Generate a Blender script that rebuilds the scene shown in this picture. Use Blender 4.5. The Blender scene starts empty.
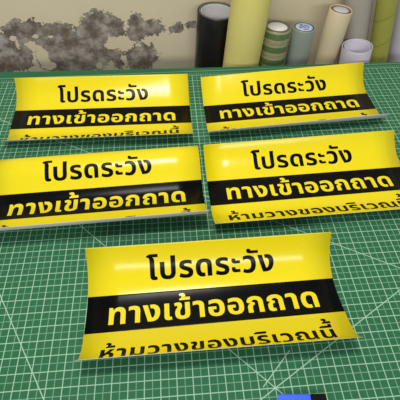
import bpy, bmesh, math, random
from mathutils import Vector, Matrix, noise as mnoise
random.seed(7)
C = bpy.context.scene.collection
S = bpy.context.scene
U = 0.0254            # one square of the cutting mat's grid, in metres
TZ = 0.75             # height of the mat's face above the floor

def w(x, y, z=0.0):   # mat-grid coordinates -> world metres
    return Vector((x * U, y * U, TZ + z * U))

# ------------------------------------------------------------------ camera
cd = bpy.data.cameras.new('camera')
cam = bpy.data.objects.new('camera', cd)
C.objects.link(cam)
cd.sensor_width = 36.0
cd.sensor_fit = 'HORIZONTAL'
cd.lens = 412.252 / 400.0 * 36.0
cd.clip_start = 0.02
RM = Matrix([[0.99707, 0.055307, -0.052849], [-0.076259, 0.773106, -0.629675], [0.006033, 0.63186, 0.775059]])
cam.matrix_world = Matrix.Translation(w(*(-5.308, -6.6382, 26.7881))) @ RM.to_4x4()
S.camera = cam

# ------------------------------------------------------------------ world, lights, exposure
wd = bpy.data.worlds.new('room_ambient')
S.world = wd
wd.use_nodes = True
bg = wd.node_tree.nodes['Background']
bg.inputs[0].default_value = (0.93, 0.97, 1.0, 1)
bg.inputs[1].default_value = 0.36

def area(name, loc, target, sx, sy, power, col=(1, 1, 1)):
    l = bpy.data.lights.new(name, 'AREA')
    l.shape = 'RECTANGLE'; l.size = sx; l.size_y = sy; l.energy = power; l.color = col
    o = bpy.data.objects.new(name, l); C.objects.link(o)
    o.location = loc
    d = Vector(target) - Vector(loc)
    o.rotation_euler = d.to_track_quat('-Z', 'Y').to_euler()
    return o
area('ceiling_light', (-0.22, 0.45, 2.75), (-0.22, 0.45, 0), 0.6, 0.3, 23, (1.0, 0.985, 0.95))
area('window_daylight', (0.0, -2.4, 2.4), (0.0, 0.8, 0.75), 2.6, 0.3, 44, (1.0, 0.985, 0.95))
S.view_settings.view_transform = 'Standard'
S.view_settings.look = 'None'
S.view_settings.gamma = 1.0
S.view_settings.exposure = 0.0
S.view_settings.use_curve_mapping = False

# ------------------------------------------------------------------ materials
def srgb(r, g, b):
    f = lambda c: (c / 255 / 12.92) if c / 255 <= 0.04045 else ((c / 255 + 0.055) / 1.055) ** 2.4
    return (f(r), f(g), f(b), 1.0)

class NT:
    def __init__(self, name, rough=0.5, spec=0.5):
        self.m = bpy.data.materials.new(name); self.m.use_nodes = True
        self.t = self.m.node_tree; self.n = self.t.nodes
        self.b = self.n['Principled BSDF']
        self.b.inputs['Roughness'].default_value = rough
        self.b.inputs['Specular IOR Level'].default_value = spec
    def node(self, kind, **kw):
        x = self.n.new(kind)
        for k, v in kw.items(): setattr(x, k, v)
        return x
    def link(self, a, b): self.t.links.new(a, b)
    def val(self, sock, v):
        if hasattr(v, 'is_output'): self.link(v, sock)
        else: sock.default_value = v
    def math(self, op, a, b=0.0, c=None, clamp=False):
        x = self.node('ShaderNodeMath', operation=op, use_clamp=clamp)
        self.val(x.inputs[0], a); self.val(x.inputs[1], b)
        if c is not None: self.val(x.inputs[2], c)
        return x.outputs[0]
    def mix(self, f, a, b):
        x = self.node('ShaderNodeMix', data_type='RGBA')
        self.val(x.inputs[0], f); self.val(x.inputs[6], a); self.val(x.inputs[7], b)
        return x.outputs[2]
    def coords(self):
        tc = self.node('ShaderNodeTexCoord')
        sp = self.node('ShaderNodeSeparateXYZ')
        self.link(tc.outputs['Object'], sp.inputs[0])
        return tc.outputs['Object'], sp.outputs[0], sp.outputs[1], sp.outputs[2]
    def noise(self, vec, scale, detail=4.0, rough=0.55):
        x = self.node('ShaderNodeTexNoise')
        self.link(vec, x.inputs['Vector'])
        x.inputs['Scale'].default_value = scale; x.inputs['Detail'].default_value = detail
        x.inputs['Roughness'].default_value = rough
        return x.outputs[0]
    def smooth(self, v, lo, hi):
        x = self.node('ShaderNodeMapRange', interpolation_type='SMOOTHSTEP')
        self.val(x.inputs[0], v); x.inputs[1].default_value = lo; x.inputs[2].default_value = hi
        return x.outputs[0]
    def base(self, c): self.val(self.b.inputs['Base Color'], c)
    def bump(self, h, dist, strength=1.0):
        x = self.node('ShaderNodeBump'); x.inputs['Distance'].default_value = dist
        x.inputs['Strength'].default_value = strength
        self.link(h, x.inputs['Height']); self.link(x.outputs[0], self.b.inputs['Normal'])

def soft(name, col, rough=0.5, spec=0.5, var=0.06, scale=30.0, bump=0.0, coat=0.0):
    m = NT(name, rough, spec)
    o, x, y, z = m.coords()
    n = m.noise(o, scale)
    dark = tuple(c * (1 - var) for c in col[:3]) + (1,); lite = tuple(min(1, c * (1 + var)) for c in col[:3]) + (1,)
    m.base(m.mix(n, dark, lite))
    if bump: m.bump(n, bump)
    if coat: m.b.inputs['Coat Weight'].default_value = coat
    return m.m

def glossy_vinyl(name, col, rough, spec=0.5):
    m = NT(name, rough, spec)
    o, x, y, z = m.coords()
    n = m.noise(o, 9.0, 2.0)
    m.base(m.mix(n, tuple(c * 0.98 for c in col[:3]) + (1,), col))
    m.bump(m.noise(o, 14.0, 1.0), 0.0012, 0.5)
    return m.m
M = {}
M['yellow'] = glossy_vinyl('yellow_vinyl', srgb(234, 214, 14), 0.24, 0.42)
M['black'] = glossy_vinyl('black_print', srgb(6, 6, 8), 0.24, 0.1)
M['yellow_print'] = glossy_vinyl('yellow_print', srgb(234, 214, 14), 0.24, 0.42)
M['liner'] = soft('white_liner_back', srgb(205, 205, 200), 0.45, 0.4, 0.02)

def mat_green():
    m = NT('green_mat_print', 0.6, 0.18)
    o, x, y, z = m.coords()
    gx = m.math('DIVIDE', x, U); gy = m.math('DIVIDE', y, U)
    n = m.noise(o, 60.0, 3.0); n2 = m.noise(o, 4.0, 2.0)
    green = m.mix(n2, srgb(35, 95, 62), srgb(42, 105, 71))
    green = m.mix(m.math('MULTIPLY', n, 0.25), green, srgb(56, 118, 84))
    def dist(g, period, off=0.0):      # distance to the nearest line of a family
        a = m.math('ADD', g, 1000.0 + period / 2 - off)
        return m.math('ABSOLUTE', m.math('SUBTRACT', m.math('MODULO', a, period), period / 2))
    def line(d, wd, aa=0.015): return m.math('SUBTRACT', 1.0, m.smooth(d, wd / 2 - aa, wd / 2 + aa))
    inside = m.math('MULTIPLY', m.math('LESS_THAN', gy, 33.03),
             m.math('MULTIPLY', m.math('GREATER_THAN', gx, -30.03), m.math('LESS_THAN', gx, 25.03)))
    major = m.math('MAXIMUM', line(dist(gx, 1.0), 0.054), line(dist(gy, 1.0), 0.054))
    minor = m.math('MAXIMUM', line(dist(gx, 1.0, 0.5), 0.044), line(dist(gy, 1.0, 0.5), 0.044))
    def diag(x0, y0, x1, y1, wd=0.06):  # one printed angle line between two points
        L = math.hypot(x1 - x0, y1 - y0); ux, uy = (x1 - x0) / L, (y1 - y0) / L
        dx = m.math('SUBTRACT', gx, x0); dy = m.math('SUBTRACT', gy, y0)
        t = m.math('ADD', m.math('MULTIPLY', dx, ux), m.math('MULTIPLY', dy, uy))
        d = m.math('ABSOLUTE', m.math('SUBTRACT', m.math('MULTIPLY', dx, uy), m.math('MULTIPLY', dy, ux)))
        ok = m.math('MULTIPLY', m.math('GREATER_THAN', t, 0.0), m.math('LESS_THAN', t, L))
        return m.math('MULTIPLY', line(d, wd), ok)
    dg = None
    for a in ((2.5, -2.5, -14.0, 14.0), (-5, -2.887, 25, 14.434), (23.96, 0.0, -30, 31.15), (-13.78, 0, -25, 19.24), (-0.75, 0.1, 1.35, 2.2)):
        v = diag(*a); dg = v if dg is None else m.math('MAXIMUM', dg, v)
    major = m.math('MULTIPLY', m.math('MAXIMUM', major, dg), inside)
    minor = m.math('MULTIPLY', minor, inside)
    # ruler ticks in the margin beyond the last line
    band = m.math('MULTIPLY', m.math('GREATER_THAN', gy, 33.1), m.math('LESS_THAN', gy, 33.45))
    tick = m.math('MULTIPLY', line(dist(gx, 0.25), 0.07), band)
    col = m.mix(m.math('MULTIPLY', minor, 0.62), green, srgb(148, 190, 160))
    col = m.mix(m.math('MULTIPLY', tick, 0.4), col, srgb(165, 205, 178))
    edge_highlight = m.math('MULTIPLY', line(m.math('ABSOLUTE', m.math('SUBTRACT', gy, 33.8)), 0.12, 0.03), 0.45)  # highlight along the mat's back edge, painted as a pale line
    col = m.mix(edge_highlight, col, srgb(150, 190, 165))
    col = m.mix(m.math('MULTIPLY', major, 0.9), col, srgb(168, 205, 178))
    m.base(col)
    m.bump(n, 0.0002, 0.4)
    return m.m
M['mat'] = mat_green()
M['mat_edge'] = soft('dark_green_mat_edge', srgb(30, 88, 60), 0.5, 0.4)
M['tabletop'] = soft('grey_laminate', srgb(150, 148, 142), 0.5, 0.4)
M['steel'] = soft('painted_steel', srgb(60, 62, 66), 0.4, 0.5)
M['floor'] = soft('grey_concrete_floor', srgb(112, 106, 98), 0.8, 0.3, 0.2, 12)

# ------------------------------------------------------------------ helpers
def link(name, bm, mat, parent=None, smooth=False):
    me = bpy.data.meshes.new(name)
    bmesh.ops.recalc_face_normals(bm, faces=bm.faces)
    bm.to_mesh(me); bm.free()
    for x in (mat if isinstance(mat, (list, tuple)) else [mat]): me.materials.append(x)
    if smooth:
        for p in me.polygons: p.use_smooth = True
    o = bpy.data.objects.new(name, me); C.objects.link(o)
    if parent: o.parent = parent
    return o
def tag(o, label=None, cat=None, group=None, kind=None):
    if label: o['label'] = label
    if cat: o['category'] = cat
    if group: o['group'] = group
    if kind: o['kind'] = kind
    return o
def thing(name, label, cat, loc, rot=None, group=None):
    o = bpy.data.objects.new(name, None); C.objects.link(o)
    o.empty_display_size = 0.05
    o.location = loc
    if rot is not None: o.rotation_mode = 'QUATERNION'; o.rotation_quaternion = rot
    return tag(o, label, cat, group)
def box(bm, x0, x1, y0, y1, z0, z1, bevel=0.0, mi=0):
    r = bmesh.ops.create_cube(bm, size=1.0)
    for v in r['verts']:
        v.co = Vector((x0 + (x1 - x0) * (v.co.x + .5), y0 + (y1 - y0) * (v.co.y + .5), z0 + (z1 - z0) * (v.co.z + .5)))
    es = list({e for v in r['verts'] for e in v.link_edges})
    for f in {f for v in r['verts'] for f in v.link_faces}: f.material_index = mi
    if bevel: bmesh.ops.bevel(bm, geom=es, offset=bevel, segments=3, affect='EDGES', profile=0.5)
def lathe(bm, prof, n=64, closed=True, wob=0.0, seed=0.0):
    """revolve (r, z) points about z; closed joins last to first"""
    rings = []
    for r, z in prof:
        ring = []
        for k in range(n):
            a = 2 * math.pi * k / n
            rr = r * (1 + wob * mnoise.noise(Vector((math.cos(a) * 1.3 + seed, math.sin(a) * 1.3, z * 4))))
            ring.append(bm.verts.new((rr * math.cos(a), rr * math.sin(a), z)))
        rings.append(ring)
    m = len(rings)
    for i in range(m if closed else m - 1):
        a, b = rings[i], rings[(i + 1) % m]
        for k in range(n):
            bm.faces.new((a[k], a[(k + 1) % n], b[(k + 1) % n], b[k]))
    return rings
def tube_bm(r, ri, h, rim=0.002, n=64, wob=0.0, seed=0.0, zs=8):
    bm = bmesh.new()
    outer = [(r, h * k / zs) for k in range(zs)] + [(r, h - rim)]
    top = [(r - rim * .35, h - rim * .3), (r - rim, h), (ri + rim, h), (ri + rim * .3, h - rim * .3), (ri, h - rim)]
    inner = [(ri, 0.0)]
    lathe(bm, outer + top + inner, n, True, wob, seed)
    return bm

# ------------------------------------------------------------------ setting
bm = bmesh.new()
box(bm, -2.2, 2.2, -1.6, 46 * U + .02, -0.06, 0.0)
tag(link('floor', bm, M['floor']), kind='structure')

WALL_Y = 46 * U
def wall_mat():
    m = NT('peeling_cream_paint', 0.75, 0.3)
    o, x, y, z = m.coords()
    gx = m.math('DIVIDE', x, U); gz = m.math('DIVIDE', z, U)
    n1 = m.math('SUBTRACT', m.noise(o, 34.0, 6.0, 0.62), 0.5)
    n3 = m.math('SUBTRACT', m.noise(o, 9.0, 2.0, 0.5), 0.5)
    n5 = m.math('SUBTRACT', m.noise(o, 100.0, 3.0, 0.6), 0.5)
    wob = m.math('ADD', m.math('ADD', m.math('MULTIPLY', n1, 2.3), m.math('MULTIPLY', n5, 1.7)), m.math('MULTIPLY', n3, 0.9))
    def field(items):
        best = None
        for cx, cz, rx, rz in items:
            a = m.math('DIVIDE', m.math('SUBTRACT', gx, cx), rx); b = m.math('DIVIDE', m.math('SUBTRACT', gz, cz), rz)
            d = m.math('SQRT', m.math('ADD', m.math('MULTIPLY', a, a), m.math('MULTIPLY', b, b)))
            d = m.math('MULTIPLY', m.math('SUBTRACT', d, 1.0), min(rx, rz))
            best = d if best is None else m.math('MINIMUM', best, d)
        return best
    bare = field([(-29.26, -3.9, 3.12, 3.81), (-25.15, -1.47, 1.78, 1.79), (-22.82, -1.41, 1.53, 1.65), (-26.41, -4.46, 2.37, 2.54), (-20.05, -2.22, 3.12, 2.12), (-20.27, -5.17, 3.51, 2.45), (-16.34, -3.37, 2.93, 2.63), (-14.21, -0.48, 2.57, 1.76), (-12.73, -0.94, 1.95, 1.37), (-17.41, -5.91, 3.02, 1.56), (-13.34, -4.84, 1.78, 1.07), (-9.55, -0.64, 1.17, 1.5), (-9.81, -1.74, 1.32, 1.12), (-7.64, -1.26, 1.72, 0.97), (-9.12, -5.47, 2.23, 1.87), (-10.08, -6.54, 1.41, 1.12), (-4.19, -1.38, 0.93, 0.77), (-2.32, -1.16, 0.8, 0.56), (-12.59, -6.27, 0.7, 0.95)])
    keep = field([(-25.89, -2.14, 0.51, 0.42), (-25.61, -2.87, 0.32, 0.71), (-22.98, -1.97, 0.64, 0.22), (-20.92, -2.04, 0.45, 0.28), (-22.78, -4.91, 0.87, 1.67), (-22.22, -6.34, 1.09, 0.63), (-12.86, -3.5, 1.35, 0.66), (-15.32, -6.64, 0.42, 0.48), (-20.87, 0.93, 0.37, 0.64)])
    wob2 = m.math('ADD', m.math('MULTIPLY', n1, 1.1), m.math('MULTIPLY', n3, 0.35))
    a = m.math('ADD', bare, wob); b = m.math('ADD', keep, wob2)
    d = m.math('MAXIMUM', a, m.math('MULTIPLY', b, -1.0))     # <0 where the paint has come off
    off = m.math('SUBTRACT', 1.0, m.smooth(d, -0.05, 0.07))
    p1 = m.noise(o, 5.0, 3.0); p2 = m.noise(o, 45.0, 4.0)
    paint = m.mix(p1, srgb(216, 204, 172), srgb(230, 218, 186))
    paint = m.mix(m.math('MULTIPLY', m.smooth(gz, 2.0, -8.0), 0.5), paint, srgb(206, 194, 168))
    c1 = m.noise(o, 22.0, 6.0, 0.7); c2 = m.noise(o, 11.0, 3.0)
    conc = m.mix(m.smooth(c1, 0.38, 0.66), srgb(108, 98, 88), srgb(178, 170, 158))
    conc = m.mix(m.math('MULTIPLY', m.smooth(m.noise(o, 16.0, 2.0), 0.5, 0.7), 0.6), conc, srgb(118, 98, 80))
    conc = m.mix(m.smooth(c2, 0.56, 0.74), conc, srgb(182, 178, 172))
    m.base(m.mix(off, paint, conc))
    h = m.math('ADD', m.math('MULTIPLY', off, -1.0), m.math('MULTIPLY', m.math('MULTIPLY', p2, off), 0.4))
    m.bump(m.math('ADD', h, m.math('MULTIPLY', p2, 0.06)), 0.003, 0.9)
    return m.m
bm = bmesh.new()
box(bm, -2.2, 2.2, 0, 0.12, -TZ, 2.05)
wl = link('wall_back', bm, wall_mat()); wl.location = (0, WALL_Y, TZ)
tag(wl, kind='structure')

# ------------------------------------------------------------------ table and mat
tb = thing('table', 'work table that carries the green cutting mat', 'table', (0, 0, 0))
bm = bmesh.new(); box(bm, -31 * U, 27 * U, -9 * U, 33.8 * U, TZ - 0.032, TZ - 0.0032, 0.003)
link('tabletop', bm, M['tabletop'], tb)
for sx in (-29.5, 25.5):
    for sy in (-7.5, 32.0):
        bm = bmesh.new(); box(bm, (sx - .9) * U, (sx + .9) * U, (sy - .9) * U, (sy + .9) * U, 0.0, TZ - 0.032, 0.003)
        link('leg', bm, M['steel'], tb)
bm = bmesh.new()
cs = [(-31, -9), (27, -9), (27, 33.95), (21.2, 34.05), (-2, 34.42), (-24.4, 35.05), (-31, 35.3)]
lo = [bm.verts.new((x * U, y * U, -0.0032)) for x, y in cs]; hi = [bm.verts.new((x * U, y * U, 0)) for x, y in cs]
bm.faces.new(hi)
bm.faces.new(lo[::-1]).material_index = 1
for k in range(len(cs)):
    bm.faces.new((lo[k], lo[(k + 1) % len(cs)], hi[(k + 1) % len(cs)], hi[k])).material_index = 1
bmesh.ops.bevel(bm, geom=[e for e in bm.edges if all(v.co.z > -0.001 for v in e.verts)], offset=0.0008, segments=2, affect='EDGES')
mt = link('cutting_mat', bm, [M['mat'], M['mat_edge']]); mt.location = (0, 0, TZ)
tag(mt, 'large green cutting mat printed with a pale line grid, covering the table', 'cutting mat')

# ------------------------------------------------------------------ caution signs
GL = {
'ก':(624,[[[65,0],[65,167],[67,197],[71,223],[79,245],[90,264],[104,280],[120,293],[139,304],[161,312],[162,316],[55,355],[55,381],[57,405],[62,428],[71,450],[84,471],[100,490],[120,508],[143,523],[170,537],[199,547],[232,555],[268,559],[307,561],[344,560],[378,555],[409,548],[438,537],[464,524],[487,508],[507,489],[524,467],[537,443],[546,415],[552,384],[554,350],[554,0],[404,0],[404,341],[402,364],[397,385],[389,402],[378,416],[363,427],[346,435],[326,439],[303,441],[281,440],[263,436],[247,430],[234,421],[224,411],[216,400],[211,387],[209,374],[298,333],[287,268],[270,266],[256,260],[243,253],[233,242],[225,229],[220,214],[216,196],[215,177],[215,0]]]),
'ข':(592,[[[295,-13],[242,-10],[197,-1],[158,15],[126,37],[101,65],[83,99],[73,138],[69,183],[69,223],[70,243],[72,260],[75,276],[80,290],[86,303],[92,316],[99,328],[107,339],[115,350],[122,360],[128,369],[133,378],[138,387],[141,396],[143,406],[144,415],[143,423],[142,430],[139,436],[135,440],[131,444],[126,446],[120,448],[113,448],[108,448],[103,447],[98,446],[92,445],[87,443],[81,441],[75,439],[69,436],[45,530],[59,537],[74,543],[90,547],[106,551],[121,553],[136,555],[150,556],[163,556],[184,555],[203,553],[219,548],[234,542],[246,534],[256,525],[265,514],[272,502],[277,488],[281,473],[283,457],[284,440],[283,425],[282,411],[279,398],[275,385],[270,374],[265,362],[259,349],[252,337],[246,326],[240,315],[234,304],[229,294],[224,283],[221,269],[219,254],[218,236],[218,196],[219,181],[220,167],[223,154],[228,144],[233,134],[239,126],[246,119],[255,114],[264,109],[274,106],[284,105],[296,104],[314,105],[330,110],[343,117],[354,127],[362,139],[368,154],[372,171],[373,191],[373,548],[522,548],[522,187],[518,141],[508,100],[489,66],[464,38],[432,15],[393,0],[347,-10]]]),
'ง':(571,[[[164,0],[5,548],[156,548],[277,121],[283,121],[291,122],[299,123],[306,126],[313,130],[320,135],[326,141],[332,147],[337,154],[346,169],[354,185],[361,202],[367,221],[371,240],[374,259],[376,278],[377,297],[375,329],[371,356],[363,380],[351,400],[338,416],[321,427],[302,434],[281,436],[277,436],[272,436],[268,435],[265,435],[261,434],[257,433],[254,432],[251,431],[223,546],[234,549],[245,552],[256,553],[267,555],[276,555],[285,556],[293,556],[300,556],[326,555],[350,553],[372,548],[392,542],[411,534],[428,525],[444,513],[459,500],[475,482],[490,462],[502,439],[512,415],[519,389],[525,361],[528,331],[529,300],[527,261],[523,224],[515,190],[504,158],[490,130],[475,104],[459,82],[442,63],[426,49],[408,37],[388,26],[367,17],[342,10],[313,4],[279,1],[242,0]]]),
'ณ':(937,[[[206,-10],[185,-9],[166,-6],[148,-2],[131,4],[117,12],[103,22],[92,33],[82,47],[75,62],[69,79],[66,97],[65,118],[65,183],[67,211],[71,234],[80,254],[91,270],[105,283],[122,294],[141,304],[163,312],[164,316],[55,355],[55,381],[57,406],[62,429],[71,452],[83,472],[99,492],[119,509],[141,524],[167,537],[196,548],[228,555],[263,560],[301,561],[337,560],[370,555],[400,548],[429,538],[454,526],[476,510],[495,492],[511,471],[524,448],[533,421],[538,392],[540,360],[540,210],[541,188],[545,169],[552,153],[561,141],[572,132],[585,125],[598,121],[613,120],[627,121],[640,124],[652,129],[663,137],[673,146],[682,156],[689,169],[696,183],[701,198],[705,215],[707,233],[708,252],[708,548],[858,548],[858,0],[742,0],[725,86],[717,86],[707,66],[693,48],[677,31],[658,17],[637,5],[613,-3],[587,-8],[558,-10],[520,-7],[486,1],[458,14],[434,34],[416,58],[403,90],[396,127],[393,171],[393,349],[392,366],[390,380],[386,393],[380,404],[374,414],[366,422],[357,429],[347,434],[336,438],[325,441],[312,442],[299,443],[281,442],[264,439],[249,434],[236,426],[225,417],[217,406],[211,392],[209,377],[296,335],[286,270],[269,269],[254,265],[241,260],[230,252],[222,243],[216,230],[212,214],[211,195],[211,134],[212,124],[213,115],[216,108],[221,103],[226,98],[233,95],[241,94],[251,93],[256,93],[260,93],[265,94],[270,95],[274,95],[278,96],[282,98],[286,99],[300,10],[290,5],[280,1],[269,-2],[257,-5],[245,-7],[232,-9],[219,-10]]]),
'ด':(634,[[[267,-10],[229,-8],[194,-1],[164,10],[138,25],[116,45],[97,68],[81,94],[69,123],[60,156],[53,191],[49,228],[48,267],[49,309],[53,347],[59,381],[67,412],[78,439],[91,463],[106,484],[123,502],[142,517],[162,529],[185,540],[208,548],[234,553],[260,558],[288,560],[317,561],[360,559],[398,555],[432,547],[461,536],[486,522],[508,506],[525,487],[540,465],[550,441],[558,415],[562,387],[564,357],[564,0],[414,0],[414,345],[413,367],[408,386],[401,403],[391,416],[378,427],[362,435],[341,439],[317,441],[300,440],[284,437],[269,433],[256,426],[243,418],[232,406],[223,392],[215,375],[208,354],[204,330],[201,301],[200,269],[201,246],[202,225],[205,205],[209,186],[214,169],[221,154],[229,141],[239,130],[250,121],[263,115],[277,111],[294,110],[299,110],[305,110],[310,111],[316,112],[321,112],[325,113],[330,114],[334,115],[348,3],[340,0],[330,-3],[320,-5],[310,-7],[298,-8],[288,-9],[277,-10]]]),
'ถ':(625,[[[206,-10],[185,-9],[166,-6],[148,-2],[131,4],[117,12],[103,22],[92,33],[82,47],[75,62],[69,79],[66,97],[65,118],[65,179],[67,207],[71,231],[80,251],[91,268],[105,282],[122,294],[141,304],[163,312],[164,316],[55,355],[55,381],[57,405],[62,428],[71,450],[84,471],[100,490],[120,508],[143,523],[169,537],[199,547],[232,555],[268,559],[307,561],[344,560],[378,555],[409,548],[439,537],[465,524],[488,508],[508,489],[525,467],[538,443],[547,415],[553,384],[555,350],[555,0],[405,0],[405,341],[403,364],[398,385],[390,402],[378,416],[364,427],[346,435],[326,439],[303,441],[281,440],[263,436],[247,430],[234,421],[224,411],[216,400],[211,387],[209,374],[296,334],[286,270],[269,269],[254,266],[241,261],[230,254],[222,246],[216,233],[212,218],[211,199],[211,134],[212,124],[213,115],[216,108],[221,103],[226,98],[233,95],[241,94],[251,93],[256,93],[260,93],[265,94],[270,95],[274,95],[278,96],[282,98],[286,99],[300,10],[290,5],[280,1],[269,-2],[257,-5],[245,-7],[232,-9],[219,-10]]]),
'ท':(644,[[[77,0],[77,548],[187,548],[207,462],[215,462],[225,482],[238,500],[255,516],[274,530],[297,543],[322,551],[351,556],[383,558],[414,557],[442,552],[467,545],[489,535],[509,523],[526,507],[540,489],[553,467],[562,443],[569,416],[573,386],[574,353],[574,0],[424,0],[424,323],[423,349],[418,371],[411,389],[401,403],[389,414],[374,422],[356,426],[336,428],[319,427],[304,423],[289,417],[277,409],[265,398],[255,386],[247,371],[240,353],[234,334],[230,312],[228,288],[227,262],[227,0]]]),
'น':(646,[[[257,-10],[228,-9],[201,-4],[176,3],[154,14],[135,27],[118,43],[103,62],[91,84],[82,109],[75,136],[71,166],[70,199],[70,548],[220,548],[220,225],[221,199],[226,178],[232,159],[242,145],[254,134],[269,126],[286,122],[306,120],[331,123],[353,130],[372,143],[388,161],[401,184],[410,212],[415,246],[417,286],[417,548],[567,548],[567,0],[453,0],[437,84],[428,84],[418,65],[405,47],[389,31],[369,17],[347,5],[321,-3],[291,-8]]]),
'บ':(634,[[[317,-13],[256,-9],[205,2],[162,21],[128,48],[103,81],[85,122],[74,169],[70,223],[70,548],[220,548],[220,215],[221,190],[226,168],[233,150],[244,135],[257,122],[274,114],[294,109],[317,107],[340,109],[360,114],[377,122],[390,135],[401,150],[408,168],[413,190],[414,215],[414,548],[564,548],[564,223],[560,169],[549,122],[531,81],[506,48],[472,21],[429,2],[378,-9]]]),
'ป':(635,[[[317,-13],[256,-9],[205,2],[162,21],[128,48],[103,81],[85,122],[74,169],[70,223],[70,548],[220,548],[220,215],[221,190],[226,168],[233,150],[244,135],[257,122],[274,114],[294,109],[317,107],[340,109],[360,114],[377,122],[390,135],[401,150],[408,168],[413,190],[414,215],[414,745],[564,745],[564,223],[560,169],[549,122],[531,81],[506,48],[472,21],[429,2],[378,-9]]]),
'ม':(646,[[[393,-10],[359,-8],[329,-3],[302,5],[279,17],[258,31],[241,48],[228,66],[217,86],[209,86],[193,0],[79,0],[79,548],[229,548],[229,286],[230,259],[232,234],[236,212],[242,193],[249,175],[258,161],[268,148],[280,138],[293,130],[308,125],[323,121],[340,120],[360,122],[377,126],[392,134],[404,145],[414,159],[420,178],[425,199],[426,225],[426,548],[576,548],[576,192],[575,161],[571,132],[564,106],[556,82],[544,61],[530,42],[513,27],[494,14],[472,3],[448,-4],[422,-9]]]),
'ร':(518,[[[258,-13],[228,-12],[199,-10],[169,-6],[140,0],[111,7],[83,16],[58,26],[34,37],[76,156],[87,150],[98,145],[111,139],[124,133],[138,127],[153,122],[169,117],[185,113],[202,110],[218,107],[235,106],[252,105],[271,106],[287,108],[301,111],[312,117],[321,123],[328,131],[332,141],[333,152],[332,161],[330,168],[325,175],[319,181],[312,187],[303,193],[292,198],[280,203],[266,209],[251,214],[235,220],[218,226],[192,236],[169,246],[147,256],[127,267],[109,279],[93,291],[80,306],[68,321],[60,338],[53,357],[49,378],[48,401],[50,427],[55,451],[64,472],[76,491],[91,507],[110,522],[131,534],[155,544],[182,551],[210,557],[241,560],[274,561],[301,560],[327,559],[352,556],[375,552],[396,547],[415,542],[431,536],[445,529],[445,411],[436,415],[425,419],[414,423],[401,427],[387,431],[372,434],[357,438],[342,440],[326,443],[311,445],[296,446],[281,446],[262,445],[245,443],[231,440],[219,435],[210,429],[203,422],[199,413],[198,404],[199,396],[202,389],[206,383],[213,377],[221,372],[230,366],[242,361],[255,357],[270,351],[286,346],[303,340],[322,333],[347,324],[370,314],[391,304],[410,293],[427,281],[442,269],[454,254],[465,239],[473,222],[478,203],[482,183],[483,160],[482,138],[478,116],[471,96],[463,76],[450,57],[435,40],[416,25],[393,11],[366,1],[335,-7],[299,-11]]]),
'ว':(514,[[[216,-13],[191,-12],[167,-10],[143,-7],[120,-1],[98,5],[76,12],[56,21],[36,31],[76,140],[88,134],[100,128],[114,122],[129,117],[144,113],[160,110],[175,108],[190,107],[217,110],[240,118],[261,131],[279,150],[293,173],[304,203],[310,237],[312,277],[310,315],[304,347],[293,376],[279,399],[260,417],[237,430],[209,438],[176,441],[159,440],[143,439],[125,436],[108,431],[91,426],[76,421],[62,415],[50,408],[50,531],[66,538],[83,544],[101,549],[120,553],[140,557],[160,559],[181,561],[203,561],[247,559],[287,553],[322,542],[353,527],[380,508],[403,486],[423,459],[438,430],[450,396],[458,360],[463,320],[465,277],[461,210],[449,152],[428,102],[400,61],[364,29],[322,5],[272,-8]]]),
'ห':(622,[[[79,0],[79,548],[227,548],[227,343],[231,343],[401,548],[566,548],[566,543],[227,167],[227,0]],[[414,0],[414,181],[412,206],[406,227],[397,244],[383,257],[367,268],[346,275],[322,280],[295,281],[383,385],[412,384],[438,379],[462,372],[483,361],[502,348],[518,333],[532,316],[544,297],[552,276],[559,253],[563,229],[564,204],[564,0]]]),
'อ':(593,[[[288,-13],[231,-9],[182,2],[140,20],[107,47],[81,80],[63,120],[52,168],[48,223],[48,234],[48,245],[49,258],[49,272],[50,285],[51,298],[53,311],[54,322],[294,322],[294,227],[195,227],[195,213],[196,194],[198,177],[201,161],[205,148],[211,136],[218,125],[226,117],[236,110],[246,105],[259,101],[272,99],[287,98],[303,99],[318,102],[332,106],[344,113],[356,122],[365,133],[374,147],[380,164],[386,184],[390,207],[392,233],[393,263],[392,291],[390,317],[385,341],[379,361],[372,380],[361,396],[349,410],[334,421],[317,430],[297,436],[274,440],[248,441],[233,441],[217,439],[202,437],[186,434],[170,431],[155,427],[140,423],[125,418],[112,413],[99,407],[87,402],[76,396],[76,521],[88,527],[101,532],[115,537],[130,542],[147,546],[164,550],[182,553],[201,556],[220,558],[239,560],[257,561],[276,561],[322,559],[364,552],[400,541],[433,526],[460,506],[484,483],[504,456],[520,425],[532,391],[540,354],[545,314],[547,271],[545,227],[540,187],[532,150],[521,116],[505,87],[486,61],[464,38],[437,20],[406,6],[371,-5],[332,-11]]]),
'ะ':(358,[[[164,323],[142,324],[123,326],[106,331],[91,337],[78,345],[68,353],[59,363],[52,374],[47,386],[43,399],[41,411],[40,424],[40,433],[41,441],[43,450],[45,460],[48,469],[51,478],[55,487],[60,496],[169,482],[168,478],[167,475],[166,471],[166,467],[165,463],[164,459],[164,454],[164,450],[165,444],[166,438],[169,434],[172,430],[177,426],[183,424],[191,422],[200,422],[313,422],[313,323]],[[164,43],[142,44],[123,46],[106,51],[91,57],[78,65],[68,73],[59,83],[52,94],[47,106],[43,119],[41,131],[40,144],[40,153],[41,161],[43,170],[45,180],[48,189],[51,198],[55,207],[60,216],[169,202],[168,198],[167,195],[166,191],[166,187],[165,183],[164,179],[164,174],[164,170],[165,164],[166,158],[169,154],[172,150],[177,146],[183,144],[191,142],[200,142],[313,142],[313,43]]]),
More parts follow.
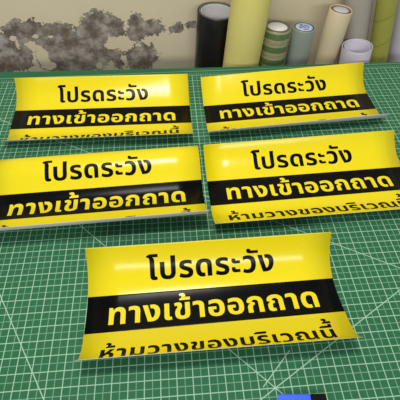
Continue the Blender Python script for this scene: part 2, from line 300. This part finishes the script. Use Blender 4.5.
'ั':(0,[[[-225,624],[-247,625],[-267,627],[-284,632],[-299,638],[-312,645],[-322,654],[-331,663],[-338,673],[-343,684],[-346,696],[-348,707],[-349,719],[-349,728],[-348,737],[-346,746],[-344,756],[-341,765],[-338,774],[-334,783],[-329,792],[-220,778],[-221,774],[-222,771],[-223,767],[-223,764],[-224,760],[-225,756],[-225,753],[-225,750],[-224,743],[-223,738],[-220,733],[-216,729],[-212,725],[-205,723],[-197,721],[-188,721],[27,721],[27,624]]]),
'า':(435,[[[215,0],[215,362],[214,382],[210,398],[204,412],[195,423],[184,431],[170,437],[152,441],[132,442],[116,441],[100,440],[86,437],[72,433],[58,428],[45,423],[32,417],[20,411],[20,531],[32,536],[47,541],[63,546],[82,551],[103,555],[126,559],[150,560],[176,561],[203,560],[228,557],[251,552],[274,545],[294,536],[312,524],[327,509],[341,491],[351,471],[359,447],[363,420],[365,389],[365,0]]]),
'ิ':(0,[[[-537,624],[-537,687],[-436,729],[-79,729],[-79,624]]]),
'ี':(0,[[[-537,624],[-537,687],[-436,729],[-79,729],[-79,624]],[[-207,685],[-207,798],[-79,798],[-79,685]]]),
'เ':(341,[[[224,-10],[202,-9],[182,-6],[164,-2],[148,4],[133,12],[121,22],[110,33],[101,47],[94,62],[89,79],[86,97],[85,118],[85,548],[235,548],[235,136],[236,127],[237,120],[240,113],[244,108],[248,104],[254,101],[262,100],[270,99],[274,99],[278,100],[283,100],[287,101],[291,102],[296,103],[300,105],[304,106],[318,10],[308,5],[298,1],[287,-2],[275,-5],[263,-7],[250,-9],[237,-10]]]),
'โ':(349,[[[104,448],[104,611],[103,639],[98,662],[92,682],[82,697],[70,708],[54,716],[37,721],[16,723],[16,783],[117,831],[372,831],[372,723],[204,723],[203,719],[215,710],[226,699],[234,687],[242,673],[247,657],[251,638],[253,617],[254,594],[254,448]],[[243,-10],[221,-9],[202,-6],[183,-2],[167,4],[152,12],[140,22],[129,33],[120,47],[113,62],[108,79],[105,97],[104,118],[104,548],[254,548],[254,136],[255,127],[256,120],[259,113],[263,108],[267,104],[273,101],[281,100],[289,99],[293,99],[297,100],[302,100],[306,101],[310,102],[315,103],[319,105],[323,106],[337,10],[327,5],[317,1],[306,-2],[294,-5],[282,-7],[269,-9],[256,-10]]]),
'้':(0,[[[-381,623],[-381,673],[-374,675],[-366,678],[-358,681],[-350,684],[-342,688],[-334,692],[-327,697],[-320,703],[-314,709],[-310,716],[-308,724],[-307,733],[-308,740],[-309,745],[-312,751],[-315,755],[-319,758],[-324,761],[-329,762],[-335,763],[-339,763],[-343,762],[-348,761],[-352,760],[-356,758],[-361,757],[-364,755],[-368,754],[-387,821],[-376,829],[-365,835],[-352,840],[-338,844],[-323,846],[-310,848],[-299,849],[-288,849],[-267,848],[-248,844],[-231,837],[-217,828],[-206,816],[-198,802],[-194,785],[-192,766],[-193,755],[-195,745],[-198,735],[-203,725],[-210,716],[-218,708],[-228,700],[-239,694],[-243,720],[-54,720],[-54,623]]])}
def area2(c): return sum(c[i - 1][0] * c[i][1] - c[i][0] * c[i - 1][1] for i in range(len(c)))
def inside_poly(p, c):
    r = False
    for i in range(len(c)):
        (x0, y0), (x1, y1) = c[i - 1], c[i]
        if (y0 > p[1]) != (y1 > p[1]) and p[0] < (x1 - x0) * (p[1] - y0) / (y1 - y0) + x0: r = not r
    return r
def fill_curves(contours):
    """triangles of a set of outlines (first one solid, others its holes)"""
    cu = bpy.data.curves.new('outline', 'CURVE'); cu.dimensions = '2D'; cu.fill_mode = 'BOTH'
    for c in contours:
        sp = cu.splines.new('POLY'); sp.points.add(len(c) - 1); sp.use_cyclic_u = True
        for k, (x, y) in enumerate(c): sp.points[k].co = (x, y, 0, 1)
    o = bpy.data.objects.new('outline', cu); C.objects.link(o)
    bpy.context.view_layer.update()
    me = bpy.data.meshes.new_from_object(o.evaluated_get(bpy.context.evaluated_depsgraph_get()))
    vs = [tuple(v.co[:2]) for v in me.vertices]; fs = [tuple(p.vertices) for p in me.polygons]
    bpy.data.objects.remove(o); bpy.data.curves.remove(cu); bpy.data.meshes.remove(me)
    return vs, fs
GT = {}
for ch, (adv, cont) in GL.items():
    outs = [c for c in cont if area2(c) < 0]; hol = [c for c in cont if area2(c) > 0]
    GT[ch] = [fill_curves([[(x / 1000, y / 1000) for x, y in c] for c in [oc] + [h for h in hol if inside_poly(h[0], oc)]]) for oc in outs]
def typeset(text):
    """list of (x, dy, char) in em and the inked extent"""
    pen = 0; out = []; prev = ''
    for ch in text:
        dy = 0.0
        if ch == '\u0e49' and prev in '\u0e31\u0e34\u0e35': dy = 0.205
        out.append((pen / 1000, dy, ch)); pen += GL[ch][0]; prev = ch
    xs = [x + p[0] / 1000 for x, _, ch in out for c in GL[ch][1] for p in c]
    return out, min(xs), max(xs)

SW, SH, B0, B1 = 17.542, 9.207, 3.561, 6.257
KN = (0, .12, .25, .42, .6, .75, .88, 1.0)
NS = 96
def profile(ph):
    """unrolled length -> (y, z, tilt) along one end of a sheet, in grid units"""
    P = []; y = z = 0.0; ds = SH / NS
    def tilt(t):
        for k in range(len(KN) - 1):
            if t <= KN[k + 1] + 1e-9:
                f = (t - KN[k]) / (KN[k + 1] - KN[k]); return ph[k] + (ph[k + 1] - ph[k]) * f
        return ph[-1]
    raw = [tilt(i / NS) for i in range(NS + 1)]
    sm = raw[:]
    for _ in range(14):
        sm = [sm[0]] + [(sm[i - 1] + 2 * sm[i] + sm[i + 1]) / 4 for i in range(1, NS)] + [sm[-1]]
    for i in range(NS + 1):
        P.append([y, z, sm[i]])
        if i < NS:
            t = (sm[i] + sm[i + 1]) / 2; y -= math.cos(t) * ds; z += math.sin(t) * ds
    zm = min(p[1] for p in P)
    for p in P: p[1] -= zm
    return P
class Bend:
    def __init__(self, pl, pr): self.l = profile(pl); self.r = profile(pr)
    def at(self, u, s, off):
        f = (u + SW / 2) / SW
        t = max(0.0, min(NS - 1e-6, s / SH * NS)); i = int(t); t -= i
        a = [self.l[i][k] * (1 - t) + self.l[i + 1][k] * t for k in range(3)]
        b = [self.r[i][k] * (1 - t) + self.r[i + 1][k] * t for k in range(3)]
        y, z, p = (a[k] * (1 - f) + b[k] * f for k in range(3))
        return Vector((u * U, y * U + math.sin(p) * off, z * U + math.cos(p) * off + 0.0006))
def sheet_bm(bend, u0, u1, s0, s1, lo, hi, ns, nu=6):
    bm = bmesh.new(); g = []
    for side in (hi, lo):
        g.append([[bm.verts.new(bend.at(u0 + (u1 - u0) * i / nu, s0 + (s1 - s0) * j / ns, side)) for i in range(nu + 1)] for j in range(ns + 1)])
    for q, gg in enumerate(g):
        for j in range(ns):
            for i in range(nu):
                f = bm.faces.new((gg[j][i], gg[j][i + 1], gg[j + 1][i + 1], gg[j + 1][i])); f.material_index = q
    def rim(a, b, c, d): bm.faces.new((a, b, c, d)).material_index = 1
    for i in range(nu):
        for j in (0, ns): rim(g[0][j][i], g[0][j][i + 1], g[1][j][i + 1], g[1][j][i])
    for j in range(ns):
        for i in (0, nu): rim(g[0][j][i], g[0][j + 1][i], g[1][j + 1][i], g[1][j][i])
    return bm
LINES = (('โปรดระวัง', 2.27, 2.70), ('ทางเข้าออกถาด', 2.27, 5.72), ('ห้ามวางของบริเวณนี้', 1.78, 8.56))
def lettering_bm(bend, text, size, base, off):
    lay, x0, x1 = typeset(text)
    bm = bmesh.new()
    cx = (x0 + x1) / 2
    for x, dy, ch in lay:
        for vs, fs in GT[ch]:
            vv = [bm.verts.new(((x + a - cx) * size, -(base - (b + dy) * size), 0)) for a, b in vs]
            for f in fs:
                try: bm.faces.new([vv[k] for k in f])
                except ValueError: pass
    smin = -max(v.co.y for v in bm.verts); smax = -min(v.co.y for v in bm.verts)
    k = math.floor(smin / 0.12)
    while k * 0.12 < smax:
        bmesh.ops.bisect_plane(bm, geom=bm.verts[:] + bm.edges[:] + bm.faces[:], plane_co=(0, -k * 0.12, 0), plane_no=(0, 1, 0)); k += 1
    for v in bm.verts: v.co = bend.at(v.co.x, -v.co.y, off)
    up = sum((f.normal.z for f in bm.faces), 0.0)
    return bm
def link_print(name, bm, mat, parent):
    bm.normal_update()
    me = bpy.data.meshes.new(name); bm.to_mesh(me); bm.free(); me.materials.append(mat)
    for p in me.polygons: p.use_smooth = True
    o = bpy.data.objects.new(name, me); C.objects.link(o); o.parent = parent
    return o
SIGNS = {
 'F': (-3.214, 9.507, 0.0037, (-1.128, -0.916, -0.533, -0.121, 0.125, 0.202, 0.724, 1.476), (-1.149, -1.046, -0.648, -0.022, 0.193, 0.249, 0.592, 1.267)),
 'A': (-12.391, 30.639, 0.0053, (-1.129, -0.868, -0.409, 0.005, -0.048, -0.143, 0.461, 1.15), (-0.637, -0.547, -0.487, -0.154, 0.093, 0.233, 0.352, 0.69)),
 'B': (6.534, 30.961, 0.0192, (-0.416, -0.417, -0.375, -0.024, 0.004, 0.103, 0.499, 1.128), (-1.139, -0.96, -0.479, 0.069, 0.013, 0.0, 0.524, 1.606)),
 'C': (-12.080, 20.002, 0.0333, (0.483, -0.202, -0.621, -0.474, 0.287, 0.341, 0.717, 1.52), (0.483, -0.202, -0.621, -0.474, 0.287, 0.341, 0.717, 1.52)),
 'G': (5.968, 20.398, 0.0257, (-1.059, -0.606, -0.19, -0.017, -0.027, 0.137, 0.522, 0.795), (-0.977, -0.66, -0.371, -0.072, 0.113, 0.101, 0.419, 0.757)),
}
LABELS = {
 'F': 'yellow and black caution sign lying alone in front of the other four signs',
 'A': 'yellow and black caution sign nearest the peeling wall, at the back left of the mat',
 'B': 'yellow and black caution sign just below the rolls, with glare on its black band',
 'C': 'yellow and black caution sign cut off by the left edge, third row curled from sight',
 'G': 'yellow and black caution sign cut off by the right edge, third row of lettering readable',
}
for key, (x0, y0, th, pl, pr) in SIGNS.items():
    root = thing('caution_sign', LABELS[key], 'sign', w(x0, y0, 0.0), None, 'curled caution signs on the cutting mat')
    root.rotation_euler = (0, 0, th)
    bend = Bend(pl, pr)
    sh = link('vinyl_sheet', sheet_bm(bend, -SW / 2, SW / 2, 0, SH, -0.0004, 0.0, 96, 8), [M['yellow'], M['liner']], root, True)
    bnd = link('printed_band', sheet_bm(bend, -SW / 2, SW / 2, B0, B1, 0.00002, 0.00012, 36, 8), M['black'], root, True)
    tag(bnd, 'black band across the yellow sheet')
    for k, (txt, size, base) in enumerate(LINES):
        lt = link_print('lettering', lettering_bm(bend, txt, size, base, 0.00022), M['yellow_print'] if k == 1 else M['black'], root)
        tag(lt, ('black upper row of lettering', 'yellow lettering on the black band', 'black lower row of lettering')[k])

# ------------------------------------------------------------------ rolls behind the table
def axis(top, low):
    """base on the floor and rotation of a roll through two points of its axis (grid units)"""
    a, b = w(*top), w(*low); d = (a - b).normalized()
    t = (a.z - 0.004) / d.z
    base = a - d * t
    return base, t, d.to_track_quat('Z', 'Y')
def disc_bm(r, z, n=48, h=0.002):
    bm = bmesh.new(); rg = lathe(bm, [(r, z - h), (r, z - 0.0004), (r - 0.0006, z)], n, False)
    bm.faces.new(rg[-1]); bm.faces.new(rg[0][::-1]); return bm
def roll(name, label, top, low, r, ri, film, core, core_t=0.14, h_extra=0.0, wob=0.004, edge=None, cat='roll', core_down=0.0):
    base, h, q = axis(top, low)
    h += h_extra
    root = thing(name, label, cat, base, q)
    link('film_winding', tube_bm(r * U, (ri + core_t) * U + 0.0002, h, 0.002, 72, wob, top[0]), film, root, True)
    cb = tube_bm((ri + core_t) * U, ri * U, h - core_down, 0.0012, 64)
    link('core_tube', cb, core, root, True)
    return root, h
mk = lambda n, c, r=0.5, s=0.4, v=0.04, sc=25: soft(n, srgb(*c), r, s, v, sc)
M['black_film'] = mk('black_film', (16, 16, 18), 0.3, 0.5)
M['grey_rim'] = mk('grey_film_rim', (92, 90, 88), 0.6)
M['core_grey'] = mk('pale_grey_core', (196, 194, 196), 0.7)
M['pale_yellow'] = mk('pale_yellow_film', (226, 215, 128), 0.45)
M['clear_film'] = mk('greyish_clear_film', (138, 148, 136), 0.25, 0.5)
M['white_core'] = mk('white_core', (222, 222, 216), 0.7)
M['blue_ink'] = mk('blue_ink', (88, 108, 176), 0.5)
M['beige'] = mk('beige_film', (210, 196, 160), 0.5)
M['red'] = mk('red_core_ring', (128, 46, 40), 0.5)
M['grey_roll'] = mk('grey_wrapping', (172, 165, 154), 0.5)
M['white_paper'] = mk('white_paper', (226, 220, 232), 0.6, 0.3, 0.02)
M['white_roll'] = mk('lilac_white_wrapping', (214, 206, 220), 0.4)
M['card'] = mk('cream_board', (218, 206, 174), 0.7, 0.3, 0.05, 60)

# black roll: black film wound on a pale core, grey cut edge
base, h, q = axis((0.72, 42.9, 2.35), (0.36, 42.85, -5.41))
rt = thing('vinyl_roll', 'thick black vinyl roll with a pale grey open core, standing against the peeling wall', 'roll', base, q)
link('film_winding', tube_bm(2.42 * U, 2.26 * U, h, 0.002, 72, 0.004, 1.0), M['black_film'], rt, True)
link('cut_edge', tube_bm(2.255 * U, 1.99 * U, h + 0.0006, 0.002, 72, 0.004, 1.0), M['grey_rim'], rt, True)
link('core_tube', tube_bm(1.985 * U, 1.87 * U, h - 0.002, 0.0012, 64), M['core_grey'], rt, True)

# pale yellow roll, rising out of the picture
roll('vinyl_roll', 'tall pale yellow roll rising out of the picture beside the black roll', (3.93, 38.5, 5.62), (3.38, 38.4, -2.49), 2.2, 1.5, M['pale_yellow'], M['core_grey'], h_extra=0.25)

# printed packing tape roll: film with green bands of small print
def tape_mat():
    m = NT('green_printed_tape', 0.3, 0.5)
    o, x, y, z = m.coords()
    gz = m.math('DIVIDE', z, U)
    ang = m.math('ARCTAN2', y, x)
    p = m.math('FRACT', m.math('DIVIDE', m.math('ADD', gz, 0.35), 1.62))
    band = m.math('MULTIPLY', m.smooth(p, 0.0, 0.04), m.math('SUBTRACT', 1.0, m.smooth(p, 0.46, 0.50)))
    vec = m.node('ShaderNodeCombineXYZ'); m.link(m.math('MULTIPLY', ang, 9.0), vec.inputs[0]); m.link(m.math('MULTIPLY', gz, 4.0), vec.inputs[1])
    n = m.noise(vec.outputs[0], 1.6, 2.0)
    rowg = m.math('MULTIPLY', m.smooth(p, 0.58, 0.62), m.math('SUBTRACT', 1.0, m.smooth(p, 0.88, 0.92)))
    specks = m.math('MULTIPLY', m.smooth(n, 0.5, 0.56), rowg)
    base_ = m.mix(m.noise(o, 20.0), srgb(150, 146, 112), srgb(172, 166, 130))
    col = m.mix(m.math('MULTIPLY', specks, 0.7), base_, srgb(70, 92, 60))
    gr = m.mix(m.smooth(n, 0.48, 0.6), srgb(78, 106, 58), srgb(104, 126, 82))
    m.base(m.mix(band, col, gr))
    return m.m
M['tape'] = tape_mat()
base, h, q = axis((7.55, 39.2, 2.05), (7.36, 39.0, -2.97))
rt = thing('tape_roll', 'roll of clear tape printed with green bands, its white core facing up', 'tape', base, q)
link('tape_winding', tube_bm(1.62 * U, 1.2 * U, h, 0.003, 72, 0.004, 2.0), M['tape'], rt, True)
rim = tube_bm(1.56 * U, 1.19 * U, h + 0.0012, 0.002, 72); link('cut_edge', rim, mk('olive_tape_edge', (92, 92, 74), 0.35), rt, True)
link('core_cap', disc_bm(1.18 * U, h - 0.001, 48, 0.006), M['white_core'], rt, True)

# clear film roll with a blue-printed core end
base, h, q = axis((10.92, 39.6, 1.68), (10.76, 39.4, -3.2))
rt = thing('film_roll', 'clear grey-green film roll with blue print on its pale core end', 'roll', base, q)
link('film_winding', tube_bm(1.40 * U, 1.22 * U, h, 0.002, 72, 0.004, 3.0), M['clear_film'], rt, True)
link('cut_edge', tube_bm(1.215 * U, 1.04 * U, h - 0.0004, 0.001, 64), mk('dark_film_edge', (70, 72, 72), 0.4), rt, True)
link('core_cap', disc_bm(1.035 * U, h - 0.001, 48, 0.006), mk('bluish_core_end', (186, 192, 214), 0.6), rt, True)
bm = bmesh.new()
for k, (a0, a1, r0, r1) in enumerate(((0.3, 1.4, .35, .62), (1.9, 3.0, .5, .72), (3.4, 5.2, .42, .6), (5.5, 6.1, .3, .75), (0, 6.28, .12, .26))):
    n = 14; A = [a0 + (a1 - a0) * i / n for i in range(n + 1)]
    for i in range(n):
        bm.faces.new([bm.verts.new((rr * U * math.cos(a), rr * U * math.sin(a), h - 0.0006)) for a, rr in ((A[i], r0), (A[i], r1), (A[i + 1], r1), (A[i + 1], r0))])
bmesh.ops.remove_doubles(bm, verts=bm.verts, dist=1e-6)
link('printed_mark', bm, M['blue_ink'], rt)

# beige roll with a red ring inside its rim
base, h, q = axis((15.18, 40.2, 3.4), (14.72, 40.0, -3.3))
rt = thing('film_roll', 'beige roll with a dark red ring round its grey core, beside the clear film roll', 'roll', base, q)
link('film_winding', tube_bm(1.37 * U, 1.17 * U, h, 0.003, 72, 0.004, 4.0), M['beige'], rt, True)
link('core_ring', tube_bm(1.165 * U, 1.03 * U, h - 0.001, 0.0015, 64), M['red'], rt, True)
link('core_tube', tube_bm(1.025 * U, 0.93 * U, h - 0.0005, 0.001, 64), mk('grey_core_wall', (120, 116, 116), 0.6), rt, True)
link('core_cap', disc_bm(0.925 * U, h - 0.003, 48, 0.006), M['core_grey'], rt, True)

# loosely wound white sheet: a spiral of paper
base, h, q = axis((17.68, 38.2, -0.28), (17.9, 38.1, -2.8))
bm = bmesh.new(); n = 150; turns = 2.35
def spi(i, off):
    a = 2 * math.pi * turns * i / n - 0.55 * math.pi
    r = (1.34 + 0.62 * (i / n) ** 1.2) * U + off
    return r * math.cos(a), r * math.sin(a), h - (0.0 if i > n * .45 else 0.010 * math.sin(math.pi * min(1, (n * .45 - i) / (n * .3)) / 2))
ro = []
for i in range(n + 1):
    x, y, zt = spi(i, 0.0005); x2, y2, _ = spi(i, -0.0005)
    ro.append([bm.verts.new(p) for p in ((x, y, 0), (x, y, zt), (x2, y2, zt), (x2, y2, 0))])
for i in range(n):
    for k in range(4): bm.faces.new((ro[i][k], ro[i][(k + 1) % 4], ro[i + 1][(k + 1) % 4], ro[i + 1][k]))
bm.faces.new(ro[0]); bm.faces.new(ro[-1][::-1])
sp = link('paper_roll', bm, M['white_paper'], None, False); sp.location = base; sp.rotation_mode = 'QUATERNION'; sp.rotation_quaternion = q
tag(sp, 'short white sheet rolled loosely into an open tube, in front of the grey roll', 'roll')

roll('wrapped_roll', 'tall grey roll behind the white rolled sheet', (17.84, 42.2, 3.54), (18.75, 42.0, -1.9), 1.72, 1.2, M['grey_roll'], M['core_grey'], h_extra=0.22)
# lime roll with a slanting seam
def lime_mat():
    m = NT('lime_wrapping', 0.45, 0.45)
    o, x, y, z = m.coords()
    ang = m.math('ARCTAN2', y, x)
    t = m.math('ADD', m.math('DIVIDE', z, U * 3.4), m.math('MULTIPLY', ang, -1 / (2 * math.pi)))
    d = m.math('ABSOLUTE', m.math('SUBTRACT', m.math('FRACT', t), 0.5))
    seam = m.math('SUBTRACT', 1.0, m.smooth(d, 0.012, 0.035))
    b = m.mix(m.noise(o, 14.0, 3.0), srgb(148, 150, 62), srgb(172, 172, 78))
    m.base(m.mix(m.math('MULTIPLY', seam, 0.5), b, srgb(104, 106, 40)))
    return m.m
roll('wrapped_roll', 'narrow lime-yellow roll with slanting seams, leaning to the left', (20.72, 40.7, 3.92), (22.0, 40.5, -3.2), 1.2, 0.8, lime_mat(), M['core_grey'], h_extra=0.22)
roll('wrapped_roll', 'lilac-white roll cut off by the right edge of the photo', (25.18, 43.9, 2.54), (26.9, 43.8, -5.99), 1.5, 1.0, M['white_roll'], M['core_grey'], h_extra=0.22)

# cream board leaning on the wall behind the rolls
bm = bmesh.new()
box(bm, 0, 9.85 * U, -0.006, 0.006, 0, 37.5 * U, 0.001)
bd = link('board', bm, M['card']); bd.location = (7.55 * U, 44.2 * U, 0.004); bd.rotation_euler = (-math.radians(1.6), 0, 0)
tag(bd, 'cream board leaning upright on the wall behind the tape, film and beige rolls', 'board')

# ------------------------------------------------------------------ squeegee
sq = thing('squeegee', 'small blue and black plastic squeegee, mostly cut off by the bottom edge of the photo', 'squeegee', w(1.37, -1.99, 0.0))
sq.rotation_euler = (0, 0, math.radians(-3.9))
bm = bmesh.new(); box(bm, -1.46 * U, 0.52 * U, -1.5 * U, 1.5 * U, 0.0002, 0.0052, 0.0012)
for k in range(9):
    x = -1.28 + k * 0.2
    box(bm, (x - .05) * U, (x + .05) * U, -1.3 * U, 1.42 * U, 0.005, 0.0058, 0.0003)
link('blade', bm, mk('blue_plastic', (36, 92, 238), 0.4, 0.5), sq)
bm = bmesh.new(); box(bm, 0.525 * U, 1.46 * U, -1.5 * U, 1.5 * U, 0.0002, 0.0062, 0.0022)
link('felt_edge', bm, mk('black_felt', (14, 14, 16), 0.9, 0.2), sq)
